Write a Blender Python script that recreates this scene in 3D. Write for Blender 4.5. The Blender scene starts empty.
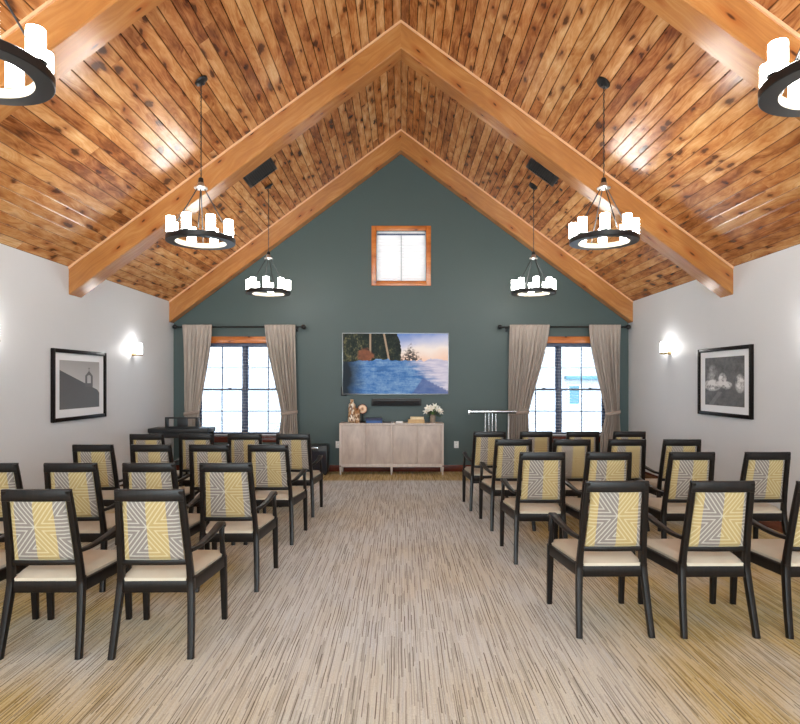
import bpy, bmesh, math, random
from mathutils import Vector, Matrix
random.seed(7)
S = bpy.context.scene
COL = S.collection
PI = math.pi
F = 590.0; H = 1.58; CX = 401.0; CY = 381.0
HW = 3.97; RIDGE = 5.89; SL = 0.742; YB = 10.30; YR = -3.5
ANG = math.atan(SL); CA = math.cos(ANG); SA = math.sin(ANG)
def ceil(x): return RIDGE - SL*abs(x)

# ------------------------------------------------------------------ shader helpers
class E:
    """a float socket with arithmetic"""
    def __init__(s, nt, v): s.nt = nt; s.v = v
    def op(s, o, *a):
        n = s.nt.nodes.new('ShaderNodeMath'); n.operation = o
        for i, q in enumerate((s,)+a):
            q = q.v if isinstance(q, E) else q
            if isinstance(q, (int, float)): n.inputs[i].default_value = q
            else: s.nt.links.new(q, n.inputs[i])
        return E(s.nt, n.outputs[0])
    def __add__(s, o): return s.op('ADD', o)
    __radd__ = __add__
    def __sub__(s, o): return s.op('SUBTRACT', o)
    def __rsub__(s, o): return E(s.nt, o).op('SUBTRACT', s)
    def __mul__(s, o): return s.op('MULTIPLY', o)
    __rmul__ = __mul__
    def __truediv__(s, o): return s.op('DIVIDE', o)
    def __lt__(s, o): return s.op('LESS_THAN', o)
    def __gt__(s, o): return s.op('GREATER_THAN', o)
    def abs(s): return s.op('ABSOLUTE')
    def floor(s): return s.op('FLOOR')
    def fract(s): return s.op('FRACT')
    def min(s, o): return s.op('MINIMUM', o)
    def max(s, o): return s.op('MAXIMUM', o)
    def sat(s): return s.max(0.0).min(1.0)
    def pw(s, o): return s.op('POWER', o)
    def step(s, a, b):
        n = s.nt.nodes.new('ShaderNodeMapRange'); n.interpolation_type = 'SMOOTHSTEP'
        s.nt.links.new(s.v, n.inputs[0]); n.inputs[1].default_value = a; n.inputs[2].default_value = b
        return E(s.nt, n.outputs[0])

class M:
    def __init__(s, name, col=(.5,.5,.5), rough=.5, metal=0, spec=.5, emit=None, estr=0):
        s.m = bpy.data.materials.new(name); s.m.use_nodes = True
        s.nt = s.m.node_tree; s.b = s.nt.nodes['Principled BSDF']
        s.b.inputs['Base Color'].default_value = (*col, 1)
        s.b.inputs['Roughness'].default_value = rough
        s.b.inputs['Metallic'].default_value = metal
        s.b.inputs['Specular IOR Level'].default_value = spec
        if emit:
            s.b.inputs['Emission Color'].default_value = (*emit, 1); s.b.inputs['Emission Strength'].default_value = estr
    def new(s, t): return s.nt.nodes.new(t)
    def uv(s):
        n = s.new('ShaderNodeUVMap'); n.uv_map = 'UVMap'
        x = s.new('ShaderNodeSeparateXYZ'); s.nt.links.new(n.outputs[0], x.inputs[0])
        return E(s.nt, x.outputs[0]), E(s.nt, x.outputs[1])
    def objc(s):
        n = s.new('ShaderNodeTexCoord'); x = s.new('ShaderNodeSeparateXYZ'); s.nt.links.new(n.outputs['Object'], x.inputs[0])
        return [E(s.nt, x.outputs[i]) for i in range(3)]
    def vec(s, *a):
        n = s.new('ShaderNodeCombineXYZ')
        for i, q in enumerate(a):
            if isinstance(q, E): s.nt.links.new(q.v, n.inputs[i])
            else: n.inputs[i].default_value = q
        return n.outputs[0]
    def noise(s, v, scale=1, detail=2, rough=.5, dist=0):
        n = s.new('ShaderNodeTexNoise'); s.nt.links.new(v, n.inputs['Vector'])
        n.inputs['Scale'].default_value = scale; n.inputs['Detail'].default_value = detail
        n.inputs['Roughness'].default_value = rough; n.inputs['Distortion'].default_value = dist
        return E(s.nt, n.outputs[0])
    def vor(s, v, scale=1, rand=1, dim='3D'):
        n = s.new('ShaderNodeTexVoronoi'); n.voronoi_dimensions = dim; s.nt.links.new(v, n.inputs['Vector'])
        n.inputs['Scale'].default_value = scale; n.inputs['Randomness'].default_value = rand
        x = s.new('ShaderNodeSeparateXYZ'); s.nt.links.new(n.outputs['Color'], x.inputs[0])
        return E(s.nt, n.outputs['Distance']), E(s.nt, x.outputs[0])
    def white(s, *a):
        n = s.new('ShaderNodeTexWhiteNoise'); n.noise_dimensions = '3D'
        a = list(a)+[0.0]*(3-len(a)); s.nt.links.new(s.vec(*a), n.inputs[0]); return E(s.nt, n.outputs[0])
    def ramp(s, f, stops, interp='LINEAR'):
        n = s.new('ShaderNodeValToRGB'); n.color_ramp.interpolation = interp
        el = n.color_ramp.elements
        while len(el) < len(stops): el.new(.5)
        for e, (p, c) in zip(el, stops): e.position = p; e.color = (*c, 1)
        s.nt.links.new(f.v, n.inputs[0]); return n.outputs[0]
    def mix(s, f, a, b, mode='MIX'):
        n = s.new('ShaderNodeMix'); n.data_type = 'RGBA'; n.blend_type = mode
        for i, q in ((0, f), (6, a), (7, b)):
            if isinstance(q, E): s.nt.links.new(q.v, n.inputs[i])
            elif isinstance(q, tuple): n.inputs[i].default_value = (*q, 1)
            elif isinstance(q, (int, float)): n.inputs[i].default_value = q
            else: s.nt.links.new(q, n.inputs[i])
        return n.outputs[2]
    def base(s, c): s.nt.links.new(c, s.b.inputs['Base Color']); return s
    def rough(s, e): s.nt.links.new(e.v, s.b.inputs['Roughness']); return s
    def bump(s, e, strength=.2, dist=.01):
        n = s.new('ShaderNodeBump'); n.inputs['Strength'].default_value = strength; n.inputs['Distance'].default_value = dist
        s.nt.links.new(e.v, n.inputs['Height']); s.nt.links.new(n.outputs[0], s.b.inputs['Normal']); return s

def srgb(r, g, b):
    f = lambda c: (c/255/12.92) if c/255 <= .04045 else ((c/255+.055)/1.055)**2.4
    return (f(r), f(g), f(b))

# ------------------------------------------------------------------ materials
def painted(name, col, var=.03, rough=.6):
    m = M(name, col, rough)
    x, y, z = m.objc(); n = m.noise(m.vec(x, y, z), 3, 3)
    m.base(m.mix(n, tuple(c*(1-var) for c in col), tuple(c*(1+var) for c in col)))
    f = m.noise(m.vec(x, y, z), 220, 2); m.bump(f, .06, .002)
    return m.m
WALL = painted('white wall paint', srgb(212, 215, 219), .015, .55)
TEAL = painted('dark green wall paint', srgb(65, 81, 80), .04, .5)

def wood_planks():
    m = M('varnished knotty pine boards', rough=.3)
    u, v = m.uv()
    bw = 0.1179
    bi = (u/bw).floor()
    r0 = m.white(bi, 3.0)
    seg = (v/4.8 + r0*9.0).floor()
    r1 = m.white(bi, seg, 1.0); r2 = m.white(bi, seg, 5.0)
    uo = u + r1*13.0; vo = v + r2*29.0
    w = m.noise(m.vec(uo*3.0, vo*.9, r1*40.0), 1.6, 2)
    grain = m.noise(m.vec(uo*26.0 + w*9.0, vo*1.3, r1*40.0), 1.5, 5, .62, .5)
    fine = m.noise(m.vec(uo*160.0, vo*5.0, r1*9.0), 1.0, 2)
    blot = m.noise(m.vec(uo*7.0, vo*2.2, r2*20.0), 1.3, 3, .6)
    t = (r1*.34 + grain*.66 + blot*.85 + fine*.12 - .45)
    c = m.ramp(t, [(.10, srgb(74, 38, 17)), (.30, srgb(132, 78, 38)), (.50, srgb(178, 120, 68)), (.72, srgb(206, 156, 102)), (.95, srgb(226, 190, 144))])
    hue = m.mix((r2*.35).sat(), c, (1.0, .70, .44), 'MULTIPLY')
    d, kr = m.vor(m.vec(uo*6.2 + blot*1.1 + grain*.25, vo*2.5 + w*.9, 0.0), 1.0, 1, '2D')
    keep = kr > .40
    d = d + (.62 - kr)*.22 + (fine - .5)*.06
    knot = (1.0 - d.step(.05, .17))*keep
    halo = (1.0 - d.step(.10, .42))*keep
    c2 = m.mix((halo*.6).sat(), hue, srgb(140, 72, 28))
    c3 = m.mix((knot*.78).sat(), c2, srgb(40, 19, 9))
    edge = (u/bw).fract(); edge = edge.min(1.0 - edge)
    c3 = m.mix(((1.0 - edge.step(.02, .06))*.8).sat(), c3, srgb(58, 30, 14))
    m.base(c3)
    m.rough((grain*.12 + .17).sat())
    m.bump(grain + fine*.3, .12, .004)
    return m.m
def wood_beam(name, cols, rough=.27, knots=True):
    m = M(name, rough=rough)
    u, v = m.uv()
    w = m.noise(m.vec(u*.8, v*2.5, .3), 1.5, 2)
    grain = m.noise(m.vec(u*1.1, v*22.0 + w*7.0, .7), 1.4, 5, .6, .4)
    blot = m.noise(m.vec(u*1.7, v*4.0, 2.0), 1.2, 3)
    t = grain*.6 + blot*.55 - .1
    c = m.ramp(t, [(.15, cols[0]), (.5, cols[1]), (.85, cols[2])])
    if knots:
        d, kr = m.vor(m.vec(u*2.0 + blot*.4, v*5.5, 0.0), 1.0, 1, '2D')
        keep = kr > .45
        c = m.mix(((1.0 - d.step(.06, .32))*keep*.55).sat(), c, srgb(150, 78, 30))
        c = m.mix(((1.0 - d.step(.025, .085))*keep*.9).sat(), c, srgb(62, 30, 14))
    m.base(c); m.bump(grain, .1, .004)
    return m.m
CEIL = wood_planks()
BEAM = wood_beam('honey stained beam wood', [srgb(138, 84, 42), srgb(174, 116, 62), srgb(202, 152, 96)])
EDGE = wood_beam('pale edge strip wood', [srgb(200, 150, 110), srgb(226, 178, 136), srgb(238, 200, 160)], knots=False)
CASE = wood_beam('orange stained casing wood', [srgb(160, 84, 34), srgb(196, 116, 56), srgb(214, 144, 84)])
REDW = wood_beam('red brown stained wood', [srgb(70, 28, 20), srgb(100, 44, 30), srgb(124, 60, 42)], knots=False)

def carpet():
    m = M('striped loop carpet', rough=.95, spec=.1)
    x, y, z = m.objc()
    wob = m.noise(m.vec(x*3.0, y*1.2, 0.0), 1.5, 2)
    xs = x + (wob - .5)*.016
    li = (xs/.0062).floor()
    off = m.white(li, 2.0)
    seg = (y/.34 + off*11.0).floor()
    r = m.white(li, seg, 4.0)*.62 + m.noise(m.vec(xs*170.0, y*3.0, 1.0), 1.0, 2)*.38
    l2 = (xs/.0052).floor(); o2 = m.white(l2, 6.0); l3 = (l2/4.0).floor()
    pick = (l2 - l3*4.0 - (m.white(l3, 2.0)*2.0).floor()).abs() < .5
    r2 = m.white(l2, (y/.24 + o2*13.0).floor(), 8.0)*pick
    # blocks of golden and of grey yarn, plus warm light painted along back wall
    p = m.noise(m.vec(x*.75, y*.62, 4.0), 1.0, 2)
    p2 = m.noise(m.vec(x*2.5, y*1.3, 9.0), 1.0, 2)
    side = x.abs().step(1.0, 1.7)
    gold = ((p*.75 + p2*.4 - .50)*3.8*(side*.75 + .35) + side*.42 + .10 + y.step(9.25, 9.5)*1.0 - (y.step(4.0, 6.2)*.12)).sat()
    grey = m.ramp(r, [(.1, srgb(168, 172, 172)), (.3, srgb(208, 213, 214)), (.55, srgb(232, 238, 238)), (.75, srgb(224, 231, 235)), (.9, srgb(202, 210, 217))])
    gld = m.ramp(r, [(.1, srgb(140, 118, 74)), (.3, srgb(190, 168, 112)), (.55, srgb(216, 197, 146)), (.75, srgb(212, 198, 160)), (.9, srgb(190, 180, 158))])
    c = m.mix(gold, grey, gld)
    c = m.mix(((r2 > .50)*(r2*.75 + .05)).sat(), c, srgb(84, 74, 58))
    f = m.noise(m.vec(x*190.0, y*70.0, 0.0), 1.0, 2)
    c = m.mix(.55, c, m.ramp(f, [(.25, (.55,.55,.55)), (.8, (1, 1, 1))]), 'MULTIPLY')
    m.base(c); m.bump(f + r*.6, .35, .006)
    return m.m
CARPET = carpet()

def grain_mat(name, c0, c1, scale=(3, 40, 40), rough=.4, detail=4):
    m = M(name, rough=rough); x, y, z = m.objc()
    g = m.noise(m.vec(x*scale[0], y*scale[1], z*scale[2]), 1.0, detail, .6, .4)
    m.base(m.ramp(g, [(.3, c0), (.7, c1)])); return m
DARK = grain_mat('espresso stained chair wood', (.004,.003,.0028), (.012,.008,.0065), (40, 40, 4), .36); DARK.b.inputs['Specular IOR Level'].default_value = .28; DARK = DARK.m
BLACK = M('black satin metal', (.007,.007,.008), .4, 0, .4).m
BLKP = grain_mat('black plastic', (.008,.008,.009), (.014,.014,.016), (30, 30, 30), .45).m
def vinyl():
    m = M('cream vinyl', rough=.42); x, y, z = m.objc()
    n = m.noise(m.vec(x, y, z), 5, 3); m.base(m.mix(n, srgb(184, 174, 154), srgb(206, 197, 180)))
    m.bump(m.noise(m.vec(x, y, z), 260, 2), .1, .002); return m.m
VINYL = vinyl()
def pattern(name, cx, lo, hi, cy=.57):
    """cream lines in nested chevrons over blocks of grey and of yellow cloth; cx lo hi are fractions of the panel width"""
    m = M(name, rough=.85, spec=.2); u, v = m.uv()
    W, Hh = .335, .355
    dx = (u - cx)*W; dy = (v - cy)*Hh
    p = dx.abs(); q = dy.abs(); k = 1.25; nk = math.sqrt(1 + k*k)
    din = q.min((p*k - q)/nk)
    dout = (q - p*k)/nk
    low = dout.min(v*Hh - .01)
    dout = low.max(0.0)
    inside = (p*k - q) > 0.0
    d = din*inside + dout*(1.0 - inside)
    d = d + (m.noise(m.vec(u*30.0, v*30.0, 0.0), 1.0, 2) - .5)*.003
    lines = 1.0 - ((d/.0215 + .16).fract() - .17).abs().step(.10, .22)
    grey = (u > lo)*(u < cx)
    grey = (grey + (u > hi)).sat()
    wv = m.noise(m.vec(u*120.0, v*120.0, 0.0), 1.0, 2)
    yel = m.mix(wv, srgb(160, 140, 94), srgb(182, 160, 114))
    gry = m.mix(wv, srgb(116, 108, 104), srgb(142, 133, 126))
    c = m.mix(grey, yel, gry)
    ly = m.mix(grey, srgb(204, 192, 156), srgb(190, 185, 174))
    c = m.mix((lines*(.66 + grey*.14)).sat(), c, ly)
    m.base(c); m.bump(wv, .15, .002)
    return m.m
PATS = [pattern('chevron cloth grey left wide', .43, .09, .79), pattern('chevron cloth grey middle', .53, .15, .93),
        pattern('chevron cloth grey left', .46, .12, .87), pattern('chevron cloth grey narrow', .44, .17, .93)]
def curtain_mat():
    m = M('taupe linen curtain cloth', rough=.85, spec=.15); u, v = m.uv()
    n = m.noise(m.vec(u*60.0, v*8.0, 0.0), 1.0, 3)
    f = m.noise(m.vec(u*300.0, v*300.0, 1.0), 1.0, 2)
    m.base(m.mix(n, srgb(156, 145, 136), srgb(184, 173, 164))); m.bump(f, .1, .002)
    return m.m
CURT = curtain_mat()
BANDM = grain_mat('taupe tieback cloth', srgb(140, 124, 114), srgb(168, 152, 140), (90, 90, 90), .85).m
LIT = M('lit frosted glass shade', (.9,.88,.84), .4, emit=(1.0,.985,.93), estr=16.0).m
LITS = M('lit frosted sconce glass', (.9,.88,.84), .4, emit=(1.0,.975,.94), estr=13.0).m
BRASS = M('antique brass', (.34,.24,.12), .35, .9).m
HUBM = M('brushed nickel', (.62,.6,.58), .3, .9).m
CREAM = M('cream inner ring enamel', (.32,.27,.19), .5).m
WHITE = grain_mat('white blind vinyl', (.74,.75,.77), (.8,.81,.83), (20, 20, 20), .4).m
SASH = grain_mat('dark slate window frame', (.05,.065,.12), (.07,.09,.16), (20, 20, 20), .45).m
def glass(name, tint):
    m = bpy.data.materials.new(name); m.use_nodes = True; nt = m.node_tree; nt.nodes.clear()
    o = nt.nodes.new('ShaderNodeOutputMaterial'); t = nt.nodes.new('ShaderNodeBsdfTransparent'); g = nt.nodes.new('ShaderNodeBsdfGlossy')
    g.inputs['Roughness'].default_value = .02; t.inputs[0].default_value = (*tint,1)
    f = nt.nodes.new('ShaderNodeFresnel'); f.inputs[0].default_value = 1.35; mx = nt.nodes.new('ShaderNodeMixShader')
    nt.links.new(f.outputs[0], mx.inputs[0]); nt.links.new(t.outputs[0], mx.inputs[1]); nt.links.new(g.outputs[0], mx.inputs[2]); nt.links.new(mx.outputs[0], o.inputs[0])
    return m
GLASS = glass('tinted window glass', (.70,.73,.78)); CLEAR = glass('clear window glass', (.96,.97,.98))
def shade_mat():
    m = bpy.data.materials.new('translucent window shade'); m.use_nodes = True; nt = m.node_tree; nt.nodes.clear()
    o = nt.nodes.new('ShaderNodeOutputMaterial'); t = nt.nodes.new('ShaderNodeBsdfTranslucent'); d = nt.nodes.new('ShaderNodeBsdfDiffuse'); mx = nt.nodes.new('ShaderNodeMixShader')
    w = nt.nodes.new('ShaderNodeTexNoise'); w.inputs['Scale'].default_value = 3; r = nt.nodes.new('ShaderNodeValToRGB')
    r.color_ramp.elements[0].color = (.97,.93,.92,1); r.color_ramp.elements[1].color = (.99,.98,.98,1)
    nt.links.new(w.outputs[0], r.inputs[0]); nt.links.new(r.outputs[0], t.inputs[0]); d.inputs[0].default_value = (.85,.82,.82,1)
    mx.inputs[0].default_value = .80
    nt.links.new(t.outputs[0], mx.inputs[1]); nt.links.new(d.outputs[0], mx.inputs[2]); nt.links.new(mx.outputs[0], o.inputs[0]); return m
SHADE = shade_mat()
MATB = M('white picture mat', srgb(236, 240, 245), .8).m
FRAMEM = grain_mat('black picture frame wood', (.006,.004,.004), (.012,.009,.008), (30, 30, 30), .4); FRAMEM.b.inputs['Specular IOR Level'].default_value = .08; FRAMEM = FRAMEM.m
def art_hill():
    m = M('grey print of a hillside bell gable', rough=.5); u, v = m.uv()
    n = m.noise(m.vec(u*6.0, v*6.0, 0.0), 1.0, 3)
    sky = m.ramp(v + n*.05 - (u - .75).abs()*.25, [(.25, (.62,.62,.62)), (.95, (.36,.36,.36))])
    line = (.80 - u*.44).min(.50 + (.84 - u)*1.15)
    hill = v < line
    c = m.mix(hill, sky, m.ramp(v + n*.25, [(0, (.13,.13,.13)), (.9, (.085,.085,.085))]))
    ax = (u - .72).abs()
    tower = (ax < .10)*(v < (.80 - ax*1.1))*(v > .45)
    hole = (ax < .048)*(v < (.72 - ax*.8))*(v > .53)
    t = ((tower - hole).sat() + (ax < .007)*(v < .87)*(v > .7) + (ax < .022)*((v - .85).abs() < .006)).sat()
    c = m.mix(t, c, (.12,.12,.12))
    return m.base(c).m
def art_light():
    m = M('dark grey print with bright clearings', rough=.5); u, v = m.uv()
    n = m.noise(m.vec(u*9.0, v*9.0, 3.0), 1.0, 5, .65); n2 = m.noise(m.vec(u*3.0, v*3.0, 8.0), 1.0, 3)
    c = m.ramp(n*.7 + n2*.4, [(.3, (.03,.03,.03)), (.7, (.16,.16,.16))])
    def blob(cx, cy, rx, ry):
        a = (u - cx)/rx; b = (v - cy)/ry
        return (1.0 - (a*a + b*b)).sat()
    w = blob(.2, .42, .26, .13) + blob(.47, .52, .12, .17) + blob(.58, .42, .14, .09) + blob(.90, .46, .13, .20)*.8 + blob(.2, .62, .16, .25)*.25
    c = m.mix((w*(n - .34)*8.0).sat(), c, (.8,.8,.8))
    path = ((u - .15 - v*.9).abs() < .06)*(v < .28)
    return m.base(m.mix((path*.5).sat(), c, (.25,.25,.25))).m
ART1 = art_hill(); ART2 = art_light()
def screen():
    m = M('lit screen showing a rocky shore', (0, 0, 0), .4, spec=.1); u, v = m.uv()
    n = m.noise(m.vec(u*16.0, v*9.0, 0.0), 1.0, 5, .65); n2 = m.noise(m.vec(u*5.0, v*4.0, 5.0), 1.0, 3)
    rip = m.noise(m.vec(u*9.0, v*30.0, 2.0), 1.0, 3)
    sky = m.ramp((v - .55)/.45 + (n2 - .5)*.5 - (u - .7)*.4, [(.0, srgb(238, 196, 172)), (.38, srgb(238, 222, 210)), (.66, srgb(190, 190, 210)), (1., srgb(110, 136, 190))])
    n5 = m.noise(m.vec(u*60.0, v*30.0, 7.0), 1.0, 4, .7)
    tree = m.ramp(n*.5 + n5*.5 - v*.06 + (u < .2)*.05, [(.36, srgb(8, 14, 14)), (.50, srgb(34, 42, 32)), (.66, srgb(128, 118, 80))])
    edge = .56 + (n2 - .5)*.12 - (v - .6).abs()*.12
    c = m.mix((u < edge), sky, tree)
    tr = ((u - .26).abs() < .009) + ((u - .50 + v*.11).abs() < .009)
    c = m.mix((tr*(v > .56)*.85).sat(), c, srgb(176, 148, 122))
    a = (u - .215)/.075; b = (v - .64)/.12
    c = m.mix(((1.2 - a*a - b*b + (n - .5)*3.0)*1.6).sat(), c, m.mix(n, srgb(64, 36, 26), srgb(158, 96, 66)))
    n4 = m.noise(m.vec(u*60.0, v*34.0, 9.0), 1.0, 4, .7)
    n3 = m.noise(m.vec(u*44.0, v*30.0, 4.0), 1.0, 3)
    c = m.mix((((.84 - v) - (u - .64).abs()*2.2 + (n3 - .5)*.5)*6.0).sat()*(v > .55)*((u - .64).abs() < .11)*(n3 > .44), c, srgb(74, 66, 62))
    lin = .555 + (n2 - .5)*.16 + (n - .5)*.10
    wat = m.ramp(rip*.3 + n*.3 + n4*.25 + n2*.25, [(.3, srgb(34, 62, 104)), (.5, srgb(66, 110, 164)), (.72, srgb(140, 170, 200))])
    foam = ((u - .68)*5.0 - (.35 - v)*2.2 + (rip - .5)*1.5).sat()
    wat = m.mix(foam, wat, m.mix(rip, srgb(150, 150, 180), srgb(236, 222, 224)))
    wat = m.mix(((.22 - u)*6.0 + (n2 - .5)*.9).sat(), wat, srgb(28, 36, 44))
    c = m.mix((v < lin), c, wat)
    rk = ((.27 - (u - .76).abs()*(.9 + ((u < .76)*1.6)) + (n4 - .5)*.10 - v)*60.0).sat()
    c = m.mix((rk*.85).sat(), c, m.mix(n, srgb(40, 70, 124), srgb(104, 116, 160)))
    m.nt.links.new(c, m.b.inputs['Emission Color']); m.b.inputs['Emission Strength'].default_value = .40
    return m.m
SCREEN = screen()
SILVER = M('silver screen bezel', (.25,.27,.28), .35, .8).m
CONS = grain_mat('pale washed oak veneer', srgb(172, 156, 148), srgb(202, 188, 178), (9, 9, 3), .45).m
CONS2 = grain_mat('pale oak console frame', srgb(190, 176, 168), srgb(212, 200, 192), (40, 40, 3), .45).m
def mosaic():
    m = M('bronze and cream mottled glaze', rough=.3); x, y, z = m.objc()
    d, r = m.vor(m.vec(x, y, z*.6), 34)
    m.base(m.ramp(r, [(0, srgb(96, 58, 32)), (.35, srgb(166, 118, 74)), (.65, srgb(214, 184, 150)), (.9, srgb(244, 232, 214))])); return m.m
MOSAIC = mosaic()
def disc_face():
    m = M('amber ringed disc face', rough=.4); x, y, z = m.objc()
    r = (x*x + z*z).pw(.5); n = m.noise(m.vec(x, y, z), 40, 3)
    m.base(m.ramp(r/.085 + (n - .5)*.3, [(.1, srgb(120, 62, 30)), (.32, srgb(226, 170, 120)), (.6, srgb(240, 214, 180)), (.85, srgb(196, 120, 70))])); return m.m
DISC = disc_face()
def plain(name, c, rough=.5): return grain_mat(name, tuple(q*.88 for q in c), tuple(min(1, q*1.1) for q in c), (25, 25, 25), rough).m
NAVY = plain('navy book cloth', srgb(30, 38, 78)); BLUE = plain('blue book cloth', srgb(50, 96, 158)); PAGE = plain('cream paper', srgb(226, 214, 190), .8)
TAN = plain('tan book cloth', srgb(200, 166, 116)); CRM = plain('cream book cloth', srgb(226, 208, 168))
PLW = plain('white plastic', srgb(232, 232, 230), .35); PETAL = plain('white petals', srgb(240, 238, 226), .6); LEAF = plain('green leaves', srgb(92, 120, 62), .5)
YEL = plain('yellow stamens', srgb(214, 180, 70)); VASEG = plain('grey brown ceramic', srgb(150, 134, 118), .25); GREYP = plain('grey plastic', srgb(120, 120, 122), .4)
STEEL = M('polished steel', (.68,.70,.72), .22, .95).m
VENTM = plain('charcoal vent metal', (.016,.016,.018), .45)
def siding(name, col):
    m = M(name, rough=.6); x, y, z = m.objc()
    f = (z/.115).fract(); n = m.noise(m.vec(x*.4, y, z*9.0), 2, 2)
    m.base(m.mix((f < .10), m.mix(n, tuple(c*.93 for c in col), col), tuple(c*.62 for c in col))); return m.m
SIDING = siding('pale grey clapboard siding', (.40,.41,.43)); LAWN = plain('pale concrete', srgb(190, 190, 186), .9); ROOFM = plain('grey roof shingle', srgb(110, 112, 118), .9)
TEALW = plain('pale teal shutter', srgb(70, 110, 120), .5)

# ------------------------------------------------------------------ mesh helpers
def obj(name, bm, mat, parent=None, smooth=35, loc=None):
    bmesh.ops.recalc_face_normals(bm, faces=bm.faces)
    me = bpy.data.meshes.new(name); bm.to_mesh(me); bm.free()
    for mm in (mat if isinstance(mat, list) else [mat]): me.materials.append(mm)
    if smooth:
        for p in me.polygons: p.use_smooth = True
        me.set_sharp_from_angle(angle=math.radians(smooth))
    o = bpy.data.objects.new(name, me); COL.objects.link(o)
    if parent: o.parent = parent
    if loc: o.location = loc
    return o
def tag(o, label, cat, group=None, kind=None):
    o['label'] = label; o['category'] = cat
    if group: o['group'] = group
    if kind: o['kind'] = kind
    return o
def empty(name, loc=(0, 0, 0), rz=0):
    o = bpy.data.objects.new(name, None); COL.objects.link(o); o.location = loc; o.rotation_euler = (0, 0, rz); o.empty_display_size = .1; return o
def copy_tree(o, parent=None):
    c = o.copy(); COL.objects.link(c); c.parent = parent
    for ch in list(o.children): copy_tree(ch, c)
    return c
def BM(): return bmesh.new()
def uvlay(bm): return bm.loops.layers.uv.get('UVMap') or bm.loops.layers.uv.new('UVMap')
def box(bm, x0, x1, y0, y1, z0, z1, bev=0, seg=2):
    vs = [bm.verts.new(p) for p in ((x0,y0,z0),(x1,y0,z0),(x1,y1,z0),(x0,y1,z0),(x0,y0,z1),(x1,y0,z1),(x1,y1,z1),(x0,y1,z1))]
    fs = [bm.faces.new([vs[i] for i in q]) for q in ((3,2,1,0),(4,5,6,7),(0,1,5,4),(1,2,6,5),(2,3,7,6),(3,0,4,7))]
    if bev:
        es = list({e for f in fs for e in f.edges})
        bmesh.ops.bevel(bm, geom=es, offset=bev, segments=seg, profile=.5, affect='EDGES')
    return vs
def cyl(bm, c, r, h, seg=24, axis=2, r2=None, bev=0):
    m = Matrix.Translation(c)
    if axis == 0: m = m @ Matrix.Rotation(PI/2, 4, 'Y')
    if axis == 1: m = m @ Matrix.Rotation(-PI/2, 4, 'X')
    g = bmesh.ops.create_cone(bm, cap_ends=True, segments=seg, radius1=r, radius2=r if r2 is None else r2, depth=h, matrix=m @ Matrix.Translation((0, 0, h/2)))
    if bev:
        es = [e for e in {e for v in g['verts'] for e in v.link_edges} if len(e.link_faces) == 2 and e.calc_face_angle(0) > .8]
        bmesh.ops.bevel(bm, geom=es, offset=bev, segments=2, profile=.5, affect='EDGES')
def lathe(bm, prof, c=(0, 0, 0), seg=32, cap=True):
    rings = []
    for r, z in prof:
        rings.append([bm.verts.new((c[0]+r*math.cos(2*PI*i/seg), c[1]+r*math.sin(2*PI*i/seg), c[2]+z)) for i in range(seg)])
    for a, b in zip(rings, rings[1:]):
        for i in range(seg): bm.faces.new((a[i], a[(i+1) % seg], b[(i+1) % seg], b[i]))
    if cap:
        bm.faces.new(list(reversed(rings[0]))); bm.faces.new(rings[-1])
def tube(bm, pts, r, seg=8, caps=True):
    pts = [Vector(p) for p in pts]; rings = []
    for i, p in enumerate(pts):
        t = (pts[min(i+1, len(pts)-1)] - pts[max(i-1, 0)]).normalized()
        a = Vector((0, 0, 1)) if abs(t.z) < .9 else Vector((0, 1, 0))
        s = t.cross(a).normalized(); n = s.cross(t)
        rr = r[i] if isinstance(r, (list, tuple)) else r
        rings.append([bm.verts.new(p + (s*math.cos(2*PI*k/seg) + n*math.sin(2*PI*k/seg))*rr) for k in range(seg)])
    for a, b in zip(rings, rings[1:]):
        for k in range(seg): bm.faces.new((a[k], a[(k+1) % seg], b[(k+1) % seg], b[k]))
    if caps:
        bm.faces.new(list(reversed(rings[0]))); bm.faces.new(rings[-1])
def sweep(bm, pts, sizes, side=(1, 0, 0), ch=.22):
    """rounded rectangular bar along pts; sizes (width along side, thickness)"""
    pts = [Vector(p) for p in pts]; side = Vector(side); rings = []
    for i, p in enumerate(pts):
        t = (pts[min(i+1, len(pts)-1)] - pts[max(i-1, 0)]).normalized()
        s = (side - t*side.dot(t)).normalized(); n = t.cross(s)
        w, h = sizes[i] if isinstance(sizes, list) else sizes
        w /= 2; h /= 2; c = min(w, h)*ch*1.6
        sec = [(w-c,-h),(w-c*.3,-h+c*.3),(w,-h+c),(w,h-c),(w-c*.3,h-c*.3),(w-c,h),(-w+c,h),(-w+c*.3,h-c*.3),(-w,h-c),(-w,-h+c),(-w+c*.3,-h+c*.3),(-w+c,-h)]
        rings.append([bm.verts.new(p + s*a + n*b) for a, b in sec])
    L = len(rings[0])
    for a, b in zip(rings, rings[1:]):
        for k in range(L): bm.faces.new((a[k], a[(k+1) % L], b[(k+1) % L], b[k]))
    bm.faces.new(list(reversed(rings[0]))); bm.faces.new(rings[-1])
def spline(pts, n=6):
    P = [Vector(p) for p in pts]; out = []
    for i in range(len(P)-1):
        a, b, c, d = P[max(i-1, 0)], P[i], P[i+1], P[min(i+2, len(P)-1)]
        for k in range(n):
            t = k/n
            out.append(.5*((2*b) + (c-a)*t + (2*a-5*b+4*c-d)*t*t + (3*b-a-3*c+d)*t**3))
    out.append(P[-1]); return out
def quad_uv(bm, uvl, pts, uvs, mi=0):
    f = bm.faces.new([bm.verts.new(p) for p in pts]); f.material_index = mi
    for l, q in zip(f.loops, uvs): l[uvl].uv = q
    return f
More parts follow.
